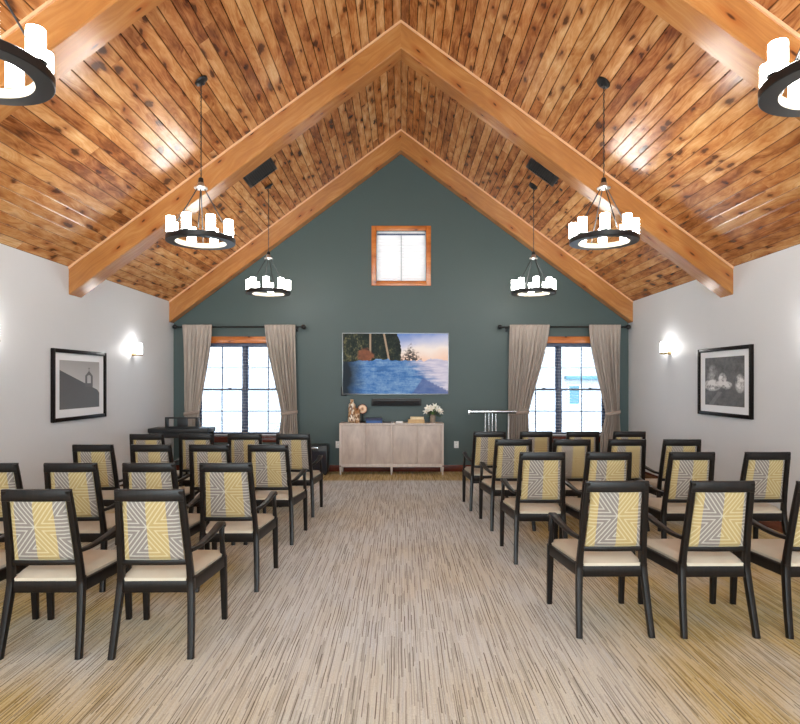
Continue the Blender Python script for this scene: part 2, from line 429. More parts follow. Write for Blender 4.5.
def uv_box(bm, scale=1.0, long_axis=None):
    """box-projected metre uv with u along long_axis"""
    uvl = uvlay(bm); bm.normal_update()
    for f in bm.faces:
        n = f.normal; ax = max(range(3), key=lambda i: abs(n[i])); o = [i for i in range(3) if i != ax]
        if long_axis in o and o[0] != long_axis: o = [o[1], o[0]]
        for l in f.loops: l[uvl].uv = (l.vert.co[o[0]]*scale + ax*3.1, l.vert.co[o[1]]*scale)

def strct(o, label, cat): return tag(o, label, cat, kind='structure')

# ------------------------------------------------------------------ the room
bm = BM(); box(bm, -HW-.15, HW+.15, YR-.15, YB+.15, -.12, 0)
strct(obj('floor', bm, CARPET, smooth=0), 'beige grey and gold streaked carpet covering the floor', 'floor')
for nm, sx, lab in (('wall_left', -1, 'white side wall left of the chairs'), ('wall_right', 1, 'white side wall right of the chairs')):
    bm = BM(); a, b = sorted((sx*HW, sx*(HW+.15))); box(bm, a, b, YR-.15, YB+.15, 0, ceil(HW)+.02)
    strct(obj(nm, bm, WALL, smooth=0), lab, 'wall')
def gable(bm, y0, y1, xs, holes):
    xs = sorted(xs)
    for a, b in zip(xs, xs[1:]):
        mid = (a+b)/2; hs = sorted((h[2], h[3]) for h in holes if h[0] <= mid <= h[1])
        z = 0.0; iv = []
        for h0, h1 in hs: iv.append((z, h0)); z = h1
        iv.append((z, None))
        for z0, z1 in iv:
            if z1 is not None and z1 <= z0: continue
            za, zb = (ceil(a)+.03, ceil(b)+.03) if z1 is None else (z1, z1)
            p = [(a, z0), (b, z0), (b, zb), (a, za)]
            v0 = [bm.verts.new((x, y0, zz)) for x, zz in p]; v1 = [bm.verts.new((x, y1, zz)) for x, zz in p]
            bm.faces.new(v0); bm.faces.new(list(reversed(v1)))
            for i in range(4): bm.faces.new((v0[i], v1[i], v1[(i+1) % 4], v0[(i+1) % 4]))
    bmesh.ops.remove_doubles(bm, verts=bm.verts, dist=1e-5)
    # drop the doubled inner faces between neighbouring cells
    seen = {}
    for f in bm.faces: seen.setdefault(frozenset(v.index for v in f.verts), []).append(f)
WL, WR, WHW, WZ0, WZ1 = -2.745, 2.775, .82, .62, 2.24
SMW = (-.43, .437, 3.325, 4.20)
holesB = [(WL-WHW, WL+WHW, WZ0, WZ1), (WR-WHW, WR+WHW, WZ0, WZ1), SMW]
bm = BM(); gable(bm, YB, YB+.16, [-HW-.15, WL-WHW, WL+WHW, SMW[0], 0, SMW[1], WR-WHW, WR+WHW, HW+.15], holesB)
strct(obj('wall_back', bm, TEAL, smooth=0), 'dark green gabled end wall behind the television', 'wall')
holesR = [(-3.7, -1.4, .9, 2.7), (-1.2, 1.2, .9, 4.2), (1.4, 3.7, .9, 2.7)]  # openings added in the unseen wall to bring in fill daylight
bm = BM(); gable(bm, YR-.16, YR, [-HW-.15, -3.7, -1.4, -1.2, 0, 1.2, 1.4, 3.7, HW+.15], holesR)
strct(obj('wall_front', bm, WALL, smooth=0), 'white gabled end wall behind the viewer', 'wall')
# ceiling: grooved boards running the length of the room
bm = BM(); uvl = uvlay(bm)
nb = 42; SLEN = HW/CA; bw = .1179
for sx in (-1, 1):
    prof = []
    for i in range(nb+2):
        s0 = i*bw
        if s0 >= SLEN: break
        s1 = min(s0+bw, SLEN)
        prof += [(s0, .010), (s0+.006, 0), (s1-.006, 0)]
    prof.append((SLEN+.03, 0))
    def P(s, d, y): return (sx*(s*CA + d*SA*0), y, RIDGE - s*SA + d)
    for (sa, da), (sb, db) in zip(prof, prof[1:]):
        ub = (sa+sb)/2; eps = 1e-4
        ua, ubb = max(sa, math.floor(ub/bw)*bw+eps), min(sb, math.floor(ub/bw)*bw+bw-eps)
        for y0, y1 in ((YR-.1, YB+.1),):
            o = 0 if sx < 0 else 500*bw
            quad_uv(bm, uvl, [P(sa, da, y0), P(sb, db, y0), P(sb, db, y1), P(sa, da, y1)], [(ua+o, y0), (ubb+o, y0), (ubb+o, y1), (ua+o, y1)])
bmesh.ops.remove_doubles(bm, verts=bm.verts, dist=1e-5)
strct(obj('ceiling', bm, CEIL, smooth=0), 'vaulted ceiling of varnished knotty pine boards', 'ceiling')
bm = BM()
for sx in (-1, 1):
    p = [(0, RIDGE+.02), (sx*(HW+.15), ceil(HW+.15)+.02), (sx*(HW+.15), ceil(HW+.15)+.25), (0, RIDGE+.27)]
    v0 = [bm.verts.new((x, YR-.2, z)) for x, z in p]; v1 = [bm.verts.new((x, YB+.2, z)) for x, z in p]
    bm.faces.new(v0); bm.faces.new(list(reversed(v1)))
    for i in range(4): bm.faces.new((v0[i], v1[i], v1[(i+1) % 4], v0[(i+1) % 4]))
strct(obj('roof', bm, ROOFM, smooth=0), 'grey roof above the pine ceiling', 'roof')

# beams: each is a pair of rafters meeting at the ridge
def rafter(sx, y0, y1, vd):
    bm = BM(); uvl = uvlay(bm); n = 12; k = random.random()*20
    def pt(i, d, y):
        x = sx*HW*i/n; return (x, y, ceil(x) - d + .004)
    for i in range(n):
        s0, s1 = HW*i/n/CA + k, HW*(i+1)/n/CA + k; hh = vd*CA; t = y1-y0; c = .012
        # front face, chamfer, underside, chamfer, rear face
        strip = [(0, y0, 0), (vd-c, y0, hh-c), (vd, y0+c, hh), (vd, y1-c, hh+t), (vd-c, y1, hh+t+c), (0, y1, hh*2+t)]
        for (da, ya, va), (db, yb_, vb) in zip(strip, strip[1:]):
            quad_uv(bm, uvl, [pt(i, da, ya), pt(i+1, da, ya), pt(i+1, db, yb_), pt(i, db, yb_)], [(s0, va), (s1, va), (s1, vb), (s0, vb)])
        quad_uv(bm, uvl, [pt(i, 0, y0), pt(i+1, 0, y0), pt(i+1, 0, y1), pt(i, 0, y1)], [(s0, 0), (s1, 0), (s1, t), (s0, t)])
    bmesh.ops.remove_doubles(bm, verts=bm.verts, dist=1e-5)
    return bm
def edge_strip(sx, y0):
    bm = BM(); uvl = uvlay(bm); h = .028; t = .014
    def pt(x, d, y): return (sx*x, y, ceil(x) - d)
    a = [(0, y0), (0, y0-t), (h, y0-t), (h, y0)]
    for (da, ya), (db, yb_) in zip(a, a[1:]):
        quad_uv(bm, uvl, [pt(0, da, ya), pt(HW, da, ya), pt(HW, db, yb_), pt(0, db, yb_)], [(0, da), (5, da), (5, db+.02), (0, db+.02)])
    return bm
for i, (y0, y1, vd, lab) in enumerate(((3.97, 4.24, .33, 'honey wood ceiling beam nearest the viewer'), (7.05, 7.34, .335, 'honey wood ceiling beam halfway to the green wall'), (10.10, 10.30, .36, 'honey wood beam along the top of the green wall'))):
    t = empty('trim_%d' % (i+1), (0, 0, 0)); strct(t, lab, 'beam')
    for sx in (-1, 1):
        obj('rafter', rafter(sx, y0, y1, vd), BEAM, t, 20)
        obj('edge_strip', edge_strip(sx, y0), EDGE, t, 0)
# baseboards
bm = BM(); box(bm, -HW, HW, YB-.018, YB, 0, .115, .004); uv_box(bm, long_axis=0)
strct(obj('baseboard_back', bm, REDW), 'red brown baseboard under the green wall', 'baseboard')
for nm, sx in (('baseboard_left', -1), ('baseboard_right', 1)):
    bm = BM(); a, b = sorted((sx*HW, sx*(HW-.016))); box(bm, a, b, YR, YB-.02, 0, .115, .004); uv_box(bm, long_axis=1)
    strct(obj(nm, bm, REDW), 'red brown baseboard along the %s white wall' % ('left' if sx < 0 else 'right'), 'baseboard')

# ------------------------------------------------------------------ windows
def rect_frame(bm, x0, x1, z0, z1, w, y0, y1, bev=.003):
    box(bm, x0, x0+w, y0, y1, z0, z1, bev); box(bm, x1-w, x1, y0, y1, z0, z1, bev)
    box(bm, x0+w, x1-w, y0, y1, z0, z0+w, bev); box(bm, x0+w, x1-w, y0, y1, z1-w, z1, bev)
def big_window(idx, cx, lab):
    w = empty('window_%d' % idx, (cx, YB, WZ0)); strct(w, lab, 'window'); hh = WZ1-WZ0
    bm = BM(); cw = .055
    box(bm, -WHW-cw, WHW+cw, -.022, 0, hh, hh+.115, .004)
    box(bm, -WHW-cw, -WHW, -.02, 0, -.0, hh, .004); box(bm, WHW, WHW+cw, -.02, 0, -.0, hh, .004)
    uv_box(bm, long_axis=0); obj('casing', bm, CASE, w)
    bm = BM(); box(bm, -WHW-cw-.02, WHW+cw+.02, -.07, 0, -.03, -.002, .005); box(bm, -WHW-cw, WHW+cw, -.022, 0, -.11, -.03, .004)
    uv_box(bm, long_axis=0); obj('sill', bm, REDW, w)
    bm = BM(); rect_frame(bm, -WHW, WHW, 0, hh, .03, .06, .14); box(bm, -.022, .022, .055, .145, .03, hh-.03, .004); obj('frame', bm, SASH, w)
    for sx in (-1, 1):
        xa, xb = sorted((sx*.022, sx*(WHW-.03)))
        for k, (za, zb, ya) in enumerate(((.03, hh/2+.018, .075), (hh/2-.018, hh-.03, .10))):
            bm = BM(); rect_frame(bm, xa, xb, za, zb, .032, ya, ya+.03)
            xm = (xa+xb)/2; zm = (za+zb)/2
            box(bm, xm-.008, xm+.008, ya+.006, ya+.024, za+.03, zb-.03); box(bm, xa+.03, xb-.03, ya+.006, ya+.024, zm-.008, zm+.008)
            s = obj('sash', bm, SASH, w)
            bm = BM(); box(bm, xa+.03, xb-.03, ya+.013, ya+.017, za+.03, zb-.03); obj('pane', bm, GLASS, s, 0)
            if k == 0:
                bm = BM(); box(bm, xm+.12, xm+.17, ya-.02, ya+.01, zb-.004, zb+.014, .004); obj('latch', bm, SASH, s)
    return w
big_window(1, WL, 'double hung window left of the television'); big_window(2, WR, 'double hung window right of the television')
sw = empty('window_3', ((SMW[0]+SMW[1])/2, YB, SMW[2])); strct(sw, 'small square gable window with orange wood casing', 'window')
whw = (SMW[1]-SMW[0])/2; whh = SMW[3]-SMW[2]
bm = BM(); rect_frame(bm, -whw-.085, whw+.085, -.085, whh+.085, .085, -.025, 0, .004); uv_box(bm, long_axis=0); obj('casing', bm, CASE, sw)
bm = BM(); rect_frame(bm, -whw, whw, 0, whh, .028, .07, .13); box(bm, -.008, .008, .075, .11, .028, whh-.028); obj('sash', bm, WHITE, sw)
bm = BM(); box(bm, -whw+.028, whw-.028, .11, .114, .028, whh-.028); obj('pane', bm, CLEAR, sw, 0)

# blinds
def blind(cx, lab):
    b = empty('window_blind', (cx, YB+.028, WZ0)); tag(b, lab, 'blind', 'white slatted blinds'); hh = WZ1-WZ0; w = WHW-.012
    bm = BM(); box(bm, -w, w, -.025, .025, hh-.052, hh-.003, .004); obj('headrail', bm, SASH, b)  # dark colour stands for the shadow under the top casing
    bm = BM(); z = .06
    while z < hh-.07:
        box(bm, -w, w, -.022, .022, z-.0012, z+.0012); z += .054
    obj('slats', bm, WHITE, b, 0)
    bm = BM(); box(bm, -w, w, -.022, .022, .01, .03, .004); obj('bottom_rail', bm, WHITE, b)
    for x in (-.55, 0.0, .55):
        bm = BM(); tube(bm, [(x, -.0235, .03), (x, -.0235, hh-.05)], .0012, 6); obj('cord', bm, WHITE, b)
blind(WL, 'white slatted blind hanging in the window left of the television')
blind(WR, 'white slatted blind hanging in the window right of the television')
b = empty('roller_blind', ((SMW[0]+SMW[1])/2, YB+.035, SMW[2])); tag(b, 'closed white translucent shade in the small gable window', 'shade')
bm = BM(); box(bm, -whw+.012, whw-.012, -.018, .018, whh-.04, whh-.004, .004); obj('headrail', bm, WHITE, b)
bm = BM(); box(bm, -whw+.012, whw-.012, -.016, .010, whh-.066, whh-.041, .002); obj('shadow_band', bm, SASH, b)  # dark strip painted in for the shade below the headrail
bm = BM(); box(bm, -.005, .005, -.014, -.006, .012, whh-.066, .001); obj('centre_strip', bm, GREYP, b)
bm = BM(); n = 30
for sx in (-1, 1):
    a, c = sorted((sx*.003, sx*(whw-.014)))
    v = [[bm.verts.new((x, .004*(-1)**i, .012 + (whh-.08)*i/n)) for i in range(n+1)] for x in (a, c)]
    for i in range(n): bm.faces.new((v[0][i], v[1][i], v[1][i+1], v[0][i+1]))
sh = obj('shade_cloth', bm, SHADE, b, 0)
bm = BM(); box(bm, -whw+.014, whw-.014, -.012, .012, .002, .02, .003); obj('bottom_rail', bm, WHITE, b)

# curtains
ZR = 2.512; YC = 10.16
def rod(x0, x1, ball, lab):
    r = empty('curtain_rod', ((x0+x1)/2, YC, ZR)); tag(r, lab, 'curtain rod', 'black curtain rods'); a, b_ = x0-(x0+x1)/2, x1-(x0+x1)/2
    bm = BM(); cyl(bm, (a, 0, 0), .014, b_-a, 16, 0); obj('pole', bm, BLACK, r)
    for x in (a, b_):
        bm = BM(); bmesh.ops.create_uvsphere(bm, u_segments=16, v_segments=12, radius=.042, matrix=Matrix.Translation((x + (.025 if x > 0 else -.025), 0, 0))); cyl(bm, (x-.012, 0, 0), .021, .024, 16, 0); obj('finial', bm, BLACK, r)
    for x in (a+.11, b_-.11):
        bm = BM(); box(bm, x-.008, x+.008, -.005, YB-YC, -.03, -.014, .002); box(bm, x-.02, x+.02, YB-YC-.012, YB-YC, -.075, .02, .003); box(bm, x-.01, x+.01, -.018, .018, -.022, -.012, .002); obj('bracket', bm, BLACK, r)
rod(-3.87, -1.70, -1, 'black curtain rod with ball ends over the left window')
rod(1.73, 3.89, 1, 'black curtain rod with ball ends over the right window')
def curtain(top, tie, bot, lab, folds=8, seed=0):
    rnd = random.Random(seed); nu, nz = 96, 60; ph = rnd.random()*6
    cxm = (top[0]+top[1])/2
    c = empty('curtain', (cxm, YC, 0)); tag(c, lab, 'curtain', 'taupe curtains tied back beside the windows')
    bm = BM(); uvl = uvlay(bm); ztop = ZR+.035; zt = 1.03; g = []
    amps = [rnd.uniform(.7, 1.25) for _ in range(folds+2)]
    for j in range(nz+1):
        z = ztop + (.015-ztop)*j/nz
        if z >= zt:
            t = (ztop-z)/(ztop-zt); e = t**1.35*.75 + .25*t*t*(3-2*t)
            a = top[0]+(tie[0]-top[0])*e; b_ = top[1]+(tie[1]-top[1])*e
        else:
            t = min(1, (zt-z)/.45); e = t*t*(3-2*t)
            a = tie[0]+(bot[0]-tie[0])*e; b_ = tie[1]+(bot[1]-tie[1])*e
        amp = .018 + .020*min(1, abs(z-ztop)/.5)
        if abs(z-zt) < .1: amp *= .55 + 4.5*abs(z-zt)
        row = []
        for i in range(nu+1):
            u = i/nu; f = u*folds; k = int(f)
            w = math.sin(2*PI*f + ph + .5*math.sin(z*1.7 + ph))*amps[k] + .3*math.sin(2*PI*f*2.3 + z*.8)
            lat = .12*math.sin(2*PI*f*1.0 + 1.5)/folds
            row.append(bm.verts.new((a + (b_-a)*(u + lat*(0 if i in (0, nu) else 1)) - cxm, -.004 - .030*max(0, 1 - (ztop-z)/.35) + amp*w*.8*(.45 + .55*min(1, (ztop-z)/.3)), z)))
        g.append(row)
    for j in range(nz):
        for i in range(nu):
            f = bm.faces.new((g[j][i], g[j+1][i], g[j+1][i+1], g[j][i+1]))
            for l, (uu, vv) in zip(f.loops, ((i/nu, j/nz), (i/nu, (j+1)/nz), ((i+1)/nu, (j+1)/nz), ((i+1)/nu, j/nz))): l[uvl].uv = (uu*.9, vv*2.5)
    o = obj('drape', bm, CURT, c, 80)
    md = o.modifiers.new('thickness', 'SOLIDIFY'); md.thickness = .004
    bm = BM(); a, b_ = tie[0]-cxm-.006, tie[1]-cxm+.006; n = 28; rr = []
    for k in range(n):
        th = 2*PI*k/n; cx_, rx, ry = (a+b_)/2, (b_-a)/2+.004, .05
        x, y = cx_ + rx*math.copysign(abs(math.cos(th))**.6, math.cos(th)), ry*math.copysign(abs(math.sin(th))**.6, math.sin(th))
        tilt = .02*(x-cx_)/rx
        rr.append([bm.verts.new((x*1.0, y, zt + dz + tilt)) for dz in (-.028, .028)])
    for k in range(n): bm.faces.new((rr[k][0], rr[(k+1) % n][0], rr[(k+1) % n][1], rr[k][1]))
    o = obj('tieback', bm, BANDM, c, 60); md = o.modifiers.new('thickness', 'SOLIDIFY'); md.thickness = .006
curtain((-3.754, -3.252), (-3.73, -3.48), (-3.75, -3.44), 'taupe curtain at the left side of the left window', 7, 1)
curtain((-2.343, -1.817), (-2.06, -1.79), (-2.10, -1.77), 'taupe curtain at the right side of the left window', 8, 2)
curtain((1.868, 2.554), (1.85, 2.197), (1.84, 2.21), 'taupe curtain at the left side of the right window', 9, 3)
curtain((3.232, 3.772), (3.53, 3.765), (3.44, 3.79), 'taupe curtain at the right side of the right window', 8, 4)

# ------------------------------------------------------------------ chandeliers
def make_chandelier():
    t = empty('chandelier', (0, 0, 0)); RO, RI = .320, .238
    bm = BM(); seg = 64
    lathe(bm, [(RI, -.014), (RO-.004, -.014), (RO, -.010), (RO, .03), (RO-.004, .034), (RI, .034)], (0, 0, 0), seg, cap=False)
    obj('ring', bm, BLACK, t)
    bm = BM(); lathe(bm, [(RI-.001, .0345), (RI-.004, .0345), (RI-.004, -.014), (RI-.001, -.014)], (0, 0, 0), seg, cap=False); obj('inner_band', bm, CREAM, t)
    for k in range(8):
        th = 2*PI*(k+.5)/8; x, y = .279*math.cos(th), .279*math.sin(th)
        bm = BM(); lathe(bm, [(.039, 0), (.041, .004), (.041, .142), (.039, .148), (.035, .148)], (x, y, .043), 20); g = obj('glass_shade', bm, LIT, t)
        bm = BM(); lathe(bm, [(.026, 0), (.026, .004), (.046, .005), (.047, .009), (.044, .010)], (x, y, .0335), 20); obj('shade_cup', bm, BLACK, g)
    bm = BM(); lathe(bm, [(.012, -.01), (.03, 0), (.062, .004), (.064, .014), (.04, .022), (.03, .055), (.012, .075)], (0, 0, .50), 24); h = obj('hub', bm, HUBM, t)
    bm = BM(); lathe(bm, [(.013, 0), (.026, .012), (.022, .05), (.009, .06)], (0, 0, .553), 20); obj('hub_cap', bm, BLACK, h)
    for k in range(4):
        th = 2*PI*k/4 + .0; x, y = math.cos(th), math.sin(th)
        bm = BM(); tube(bm, [(.279*x, .279*y, .034), (.279*x, .279*y, .06), (.03*x, .03*y, .51)], .0055, 8); obj('arm', bm, BLACK, t)
    return t
def finish_chandelier(t, x, y, z, lab, first):
    t.location = (x, y, z); tag(t, lab, 'chandelier', 'black ring chandeliers')
    top = ceil(x) - z; sg = 1 if x < 0 else -1
    bm = BM(); n = int((top-.64)/.034)
    for i in range(n):
        z0 = .61 + (top-.03-.61)*(i)/n; z1 = .61 + (top-.03-.61)*(i+1)/n; zm = (z0+z1)/2; hl = (z1-z0)*.66; pts = []
        for q in range(11):
            th = 2*PI*q/10; u, w = .0075*math.cos(th), hl*math.sin(th); pts.append((u, 0, zm+w) if i % 2 else (0, u, zm+w))
        tube(bm, pts, .0022, 5, False)
    tube(bm, [(.004, .003, .60), (.004, .003, top-.01)], .0028, 6)
    obj('chain', bm, BLACK, t)
    bm = BM(); lathe(bm, [(.010, -.05), (.014, -.032), (.05, -.026), (.066, -.018), (.070, -.002), (.066, 0)], (0, 0, 0), 28)
    o = obj('canopy', bm, BLACK, t); o.location = (0, 0, top); o.rotation_euler = (0, -sg*ANG, 0)
base = make_chandelier()
spots = [(-1.95, 2.70, 3.00, 'black ring chandelier at upper left corner, nearest the viewer on the left'),
         (-1.92, 5.66, 2.92, 'black ring chandelier in front of the middle beam, left side'),
         (-1.945, 8.66, 2.87, 'black ring chandelier hanging before the green wall, left of the gable window'),
         (2.03, 2.74, 2.96, 'black ring chandelier at upper right corner, nearest the viewer on the right'),
         (1.945, 5.66, 2.92, 'black ring chandelier in front of the middle beam, right side'),
         (1.945, 8.66, 2.87, 'black ring chandelier hanging before the green wall, right of the gable window')]
trees = [base] + [copy_tree(base) for _ in spots[1:]]
for k, (t, s) in enumerate(zip(trees, spots)): finish_chandelier(t, *s, k == 0); t.rotation_euler.z = (.393, .25, .5, .393, .1, .3)[k]

# ceiling vents
def vent(px, Y, lab):
    sx = 1 if px > 0 else -1
    t = empty('ceiling_vent', (px, Y, ceil(px)-.002)); tag(t, lab, 'vent', 'dark ceiling vents'); t.rotation_euler = (0, -ANG*(-sx)*1.0, 0)
    a, b_ = .235, .215
    bm = BM(); rect_frame(bm, -a, a, -b_, b_, .035, -.014, 0, .003); bmesh.ops.rotate(bm, verts=bm.verts, cent=(0, 0, 0), matrix=Matrix.Rotation(PI/2, 3, 'X')); obj('frame', bm, VENTM, t)
    bm = BM(); box(bm, -a+.03, a-.03, -b_+.03, b_-.03, -.002, 0); obj('backing', bm, BLKP, t)
    bm = BM(); n = 13
    for i in range(n):
        x = -a+.045 + (2*a-.09)*i/(n-1)
        vs = box(bm, x-.009, x+.009, -b_+.034, b_-.034, -.0115, -.0095)
        bmesh.ops.rotate(bm, verts=vs, cent=(x, 0, -.0105), matrix=Matrix.Rotation(.45, 3, 'Y'))
    obj('louvers', bm, VENTM, t)
vent(-1.94, 8.12, 'dark louvered vent in the left ceiling slope behind the middle beam')
vent(1.94, 8.05, 'dark louvered vent in the right ceiling slope behind the middle beam')

# ------------------------------------------------------------------ sconces
def make_sconce():
    t = empty('wall_sconce')
    bm = BM(); box(bm, 0, .018, -.035, .035, -.02, .14, .004); obj('back_plate', bm, BRASS, t)
    bm = BM(); box(bm, .012, .15, -.018, .018, -.012, .004, .003); lathe(bm, [(.05, 0), (.054, .003), (.054, .012), (.05, .015)], (.092, 0, .002), 24); obj('arm', bm, BRASS, t)
    bm = BM(); lathe(bm, [(.045, 0), (.05, .006), (.05, .145), (.047, .15)], (.092, 0, .017), 24); obj('glass_shade', bm, LITS, t)
    return t
sc = make_sconce()
scs = [(-1, 8.72, 1.965, 'lit brass sconce on left wall between picture and green wall'), (1, 8.70, 1.985, 'lit brass sconce on right wall between picture and green wall'),
       (-1, 5.61, 1.965, 'lit sconce at the left edge of the left wall, nearer than the picture'), (1, 5.60, 1.985, 'lit sconce at the right edge of the right wall, nearer than the picture')]
for k, (sx, y, z, lab) in enumerate(scs):
    t = sc if k == 0 else copy_tree(sc)
    t.location = (sx*HW, y, z); t.rotation_euler = (0, 0, 0 if sx < 0 else PI); tag(t, lab, 'sconce', 'lit wall sconces')

# ------------------------------------------------------------------ framed pictures
def picture(sx, y, z, w, h, art, lab, iw, ih):
    t = empty('framed_picture', (sx*HW, y, z), -PI/2 if sx > 0 else PI/2); tag(t, lab, 'picture', 'framed black and white prints')
    # local: x along the wall, -y into the room
    bm = BM(); rect_frame(bm, -w/2, w/2, -h/2, h/2, .045, -.035, -.0, .004); obj('frame', bm, FRAMEM, t)
    bm = BM(); box(bm, -w/2+.04, w/2-.04, -.012, -.004, -h/2+.04, h/2-.04); obj('mat_board', bm, MATB, t, 0)
    bm = BM(); uvl = uvlay(bm)
    quad_uv(bm, uvl, [(-iw/2, -.0135, -ih/2+.005), (iw/2, -.0135, -ih/2+.005), (iw/2, -.0135, ih/2+.005), (-iw/2, -.0135, ih/2+.005)], [(0, 0), (1, 0), (1, 1), (0, 1)])
    obj('print', bm, art, t, 0)
picture(-1, 7.285, 1.53, 1.21, .85, ART1, 'framed grey print of a bell gable on left wall', .90, .58)
picture(1, 7.235, 1.57, 1.20, .85, ART2, 'framed dark print with bright clearings on right wall', .88, .60)

# ------------------------------------------------------------------ television, soundbar, outlets
t = empty('television', (-.095, YB, 1.88)); tag(t, 'large wall mounted television showing a rocky blue shore', 'television')
bm = BM(); box(bm, -.925, .925, -.075, -.03, -.535, .535, .006); obj('cabinet', bm, BLKP, t)
bm = BM(); rect_frame(bm, -.925, .925, -.535, .535, .014, -.082, -.073, .002); obj('bezel', bm, SILVER, t)
bm = BM(); uvl = uvlay(bm)
quad_uv(bm, uvl, [(-.912, -.0765, -.522), (.912, -.0765, -.522), (.912, -.0765, .522), (-.912, -.0765, .522)], [(0, 0), (1, 0), (1, 1), (0, 1)]); obj('screen', bm, SCREEN, t, 0)
bm = BM(); box(bm, -.3, .3, -.032, 0, -.2, .2, .004); box(bm, -.95, -.85, -.05, -.0, -.56, -.40, .004); obj('wall_mount', bm, BLKP, t)
t = empty('soundbar', (-.08, YB, 1.21)); tag(t, 'black soundbar mounted on green wall below the television', 'soundbar')
bm = BM(); box(bm, -.43, .43, -.10, -.02, -.062, .062, .012, 3); obj('body', bm, BLKP, t)
bm = BM(); box(bm, -.40, .40, -.104, -.098, -.045, .028, .002); obj('grille', bm, plain('charcoal speaker cloth', (.012,.012,.014), .9), t)
bm = BM(); box(bm, -.41, .41, -.09, -.03, .061, .0645, .001); obj('top_panel', bm, GREYP, t)
bm = BM(); box(bm, -.2, .2, -.022, 0, -.03, .03, .002); obj('bracket', bm, BLKP, t)
def outlet(x, z, lab):
    t = empty('wall_outlet', (x, YB, z)); tag(t, lab, 'outlet', 'white wall outlets')
    bm = BM(); box(bm, -.04, .04, -.008, 0, -.06, .06, .003); obj('plate', bm, PLW, t)
    for dz in (-.025, .025):
        bm = BM(); cyl(bm, (0, -.0075, dz), .017, .003, 20, 1); bmesh.ops.translate(bm, verts=bm.verts, vec=(0, -.003, 0)); s = obj('socket', bm, PLW, t)
        bm = BM()
        for dx in (-.006, .006): box(bm, dx-.0015, dx+.0015, -.0112, -.0100, dz-.005, dz+.006)
        obj('slots', bm, BLKP, s, 0)
outlet(.965, .47, 'white wall outlet right of the console'); outlet(-1.10, .47, 'white wall outlet beside the left end of the console')

# ------------------------------------------------------------------ console and what stands on it
CXc, CYf, CZ = -.1585, 9.90, .87
t = empty('console_cabinet', (CXc, CYf, 0)); tag(t, 'pale washed oak four door console against the green wall', 'cabinet'); hw = .877
bm = BM(); box(bm, -hw, hw, .0, .37, CZ-.03, CZ, .003); obj('top_panel', bm, CONS2, t)
bm = BM(); box(bm, -hw, -hw+.032, .0, .37, .16, CZ-.03, .002); box(bm, hw-.032, hw, .0, .37, .16, CZ-.03, .002); box(bm, -.014, .014, .0, .36, .18, CZ-.03, .002)
box(bm, -hw+.03, hw-.03, .0, .37, .135, .185, .002); box(bm, -hw+.03, hw-.03, .355, .365, .18, CZ-.03); obj('body', bm, CONS2, t)
xs = [-hw+.034, -.44, -.016]; 
for k, (a, b_) in enumerate(((-hw+.034, -.4415), (-.4385, -.016), (.016, .4385), (.4415, hw-.034))):
    bm = BM(); box(bm, a, b_, .006, .026, .188, CZ-.035, .003); d = obj('door', bm, CONS, t)
    bm = BM(); x = b_-.02 if k % 2 == 0 else a+.02; cyl(bm, (x, .001, .52), .006, .005, 12, 1); obj('pull', bm, CONS2, d)
for x in (-hw+.02, 0, hw-.02):
    for y in (.02, .345):
        bm = BM(); sweep(bm, [(x, y, 0), (x, y, .137)], [(.022, .022), (.04, .04)]); obj('foot', bm, CONS2, t)
def P(px, Y=10.08): return (px-CX)*Y/F
def lathe_thing(name, x, y, z, prof, mat, lab, cat, group=None):
    bm = BM(); lathe(bm, prof, (0, 0, 0), 28); o = obj(name, bm, mat, None, 40, (x, y, z)); return tag(o, lab, cat, group)
lathe_thing('vase', P(352), 10.09, CZ, [(.055, 0), (.068, .01), (.07, .12), (.062, .25), (.058, .31), (.03, .335), (.026, .38), (.034, .395), (.03, .395), (.02, .38)], MOSAIC, 'tall bronze and cream mottled bottle vase on console', 'vase', 'mottled vases on the console')
lathe_thing('vase', P(357.8), 10.0, CZ, [(.036, 0), (.044, .006), (.045, .15), (.05, .22), (.036, .235), (.03, .24), (.034, .25), (.028, .25)], MOSAIC, 'shorter mottled vase beside the tall bottle vase', 'vase', 'mottled vases on the console')
t = empty('table_clock', (P(362.4), 10.10, CZ)); tag(t, 'round amber disc in black ring on a stand, left end of console', 'clock')
bm = BM(); lathe(bm, [(.05, 0), (.055, .004), (.055, .016), (.03, .022), (.012, .03), (.009, .13), (.012, .145)], (0, 0, 0), 24); obj('stand', bm, BLACK, t)
bm = BM(); lathe(bm, [(.076, -.018), (.094, -.016), (.096, .0), (.094, .016), (.076, .018)], (0, 0, 0), 36, False); bmesh.ops.rotate(bm, verts=bm.verts, cent=(0, 0, 0), matrix=Matrix.Rotation(PI/2, 3, 'X')); o = obj('rim', bm, BLACK, t); o.location = (0, 0, .232)
bm = BM(); cyl(bm, (0, -.010, 0), .08, .02, 36, 1); o = obj('face', bm, DISC, t); o.location = (0, 0, .232)
def book(x, y, z, w, d, h, cover, lab, grp, rz=0):
    t = empty('book', (x, y, z), rz); tag(t, lab, 'book', grp)
    bm = BM(); box(bm, -w/2+.004, w/2-.004, -d/2+.002, d/2-.004, .004, h-.004); obj('pages', bm, PAGE, t, 0)
    bm = BM(); box(bm, -w/2, w/2, -d/2, d/2, 0, .004, .001); box(bm, -w/2, w/2, -d/2, d/2, h-.004, h, .001); box(bm, -w/2, w/2, -d/2-.002, -d/2+.003, 0, h, .001); obj('cover', bm, cover, t)
book(P(374.5), 10.06, CZ, .27, .2, .042, BLUE, 'blue book at the bottom of the stack on the console', 'stacked blue books')
book(P(373.8), 10.06, CZ+.042, .28, .2, .038, NAVY, 'navy book on top of the blue book on the console', 'stacked blue books', .06)
book(P(416), 10.02, CZ, .28, .21, .062, TAN, 'tan book at the bottom of the pale stack beside the flowers', 'stacked pale books')
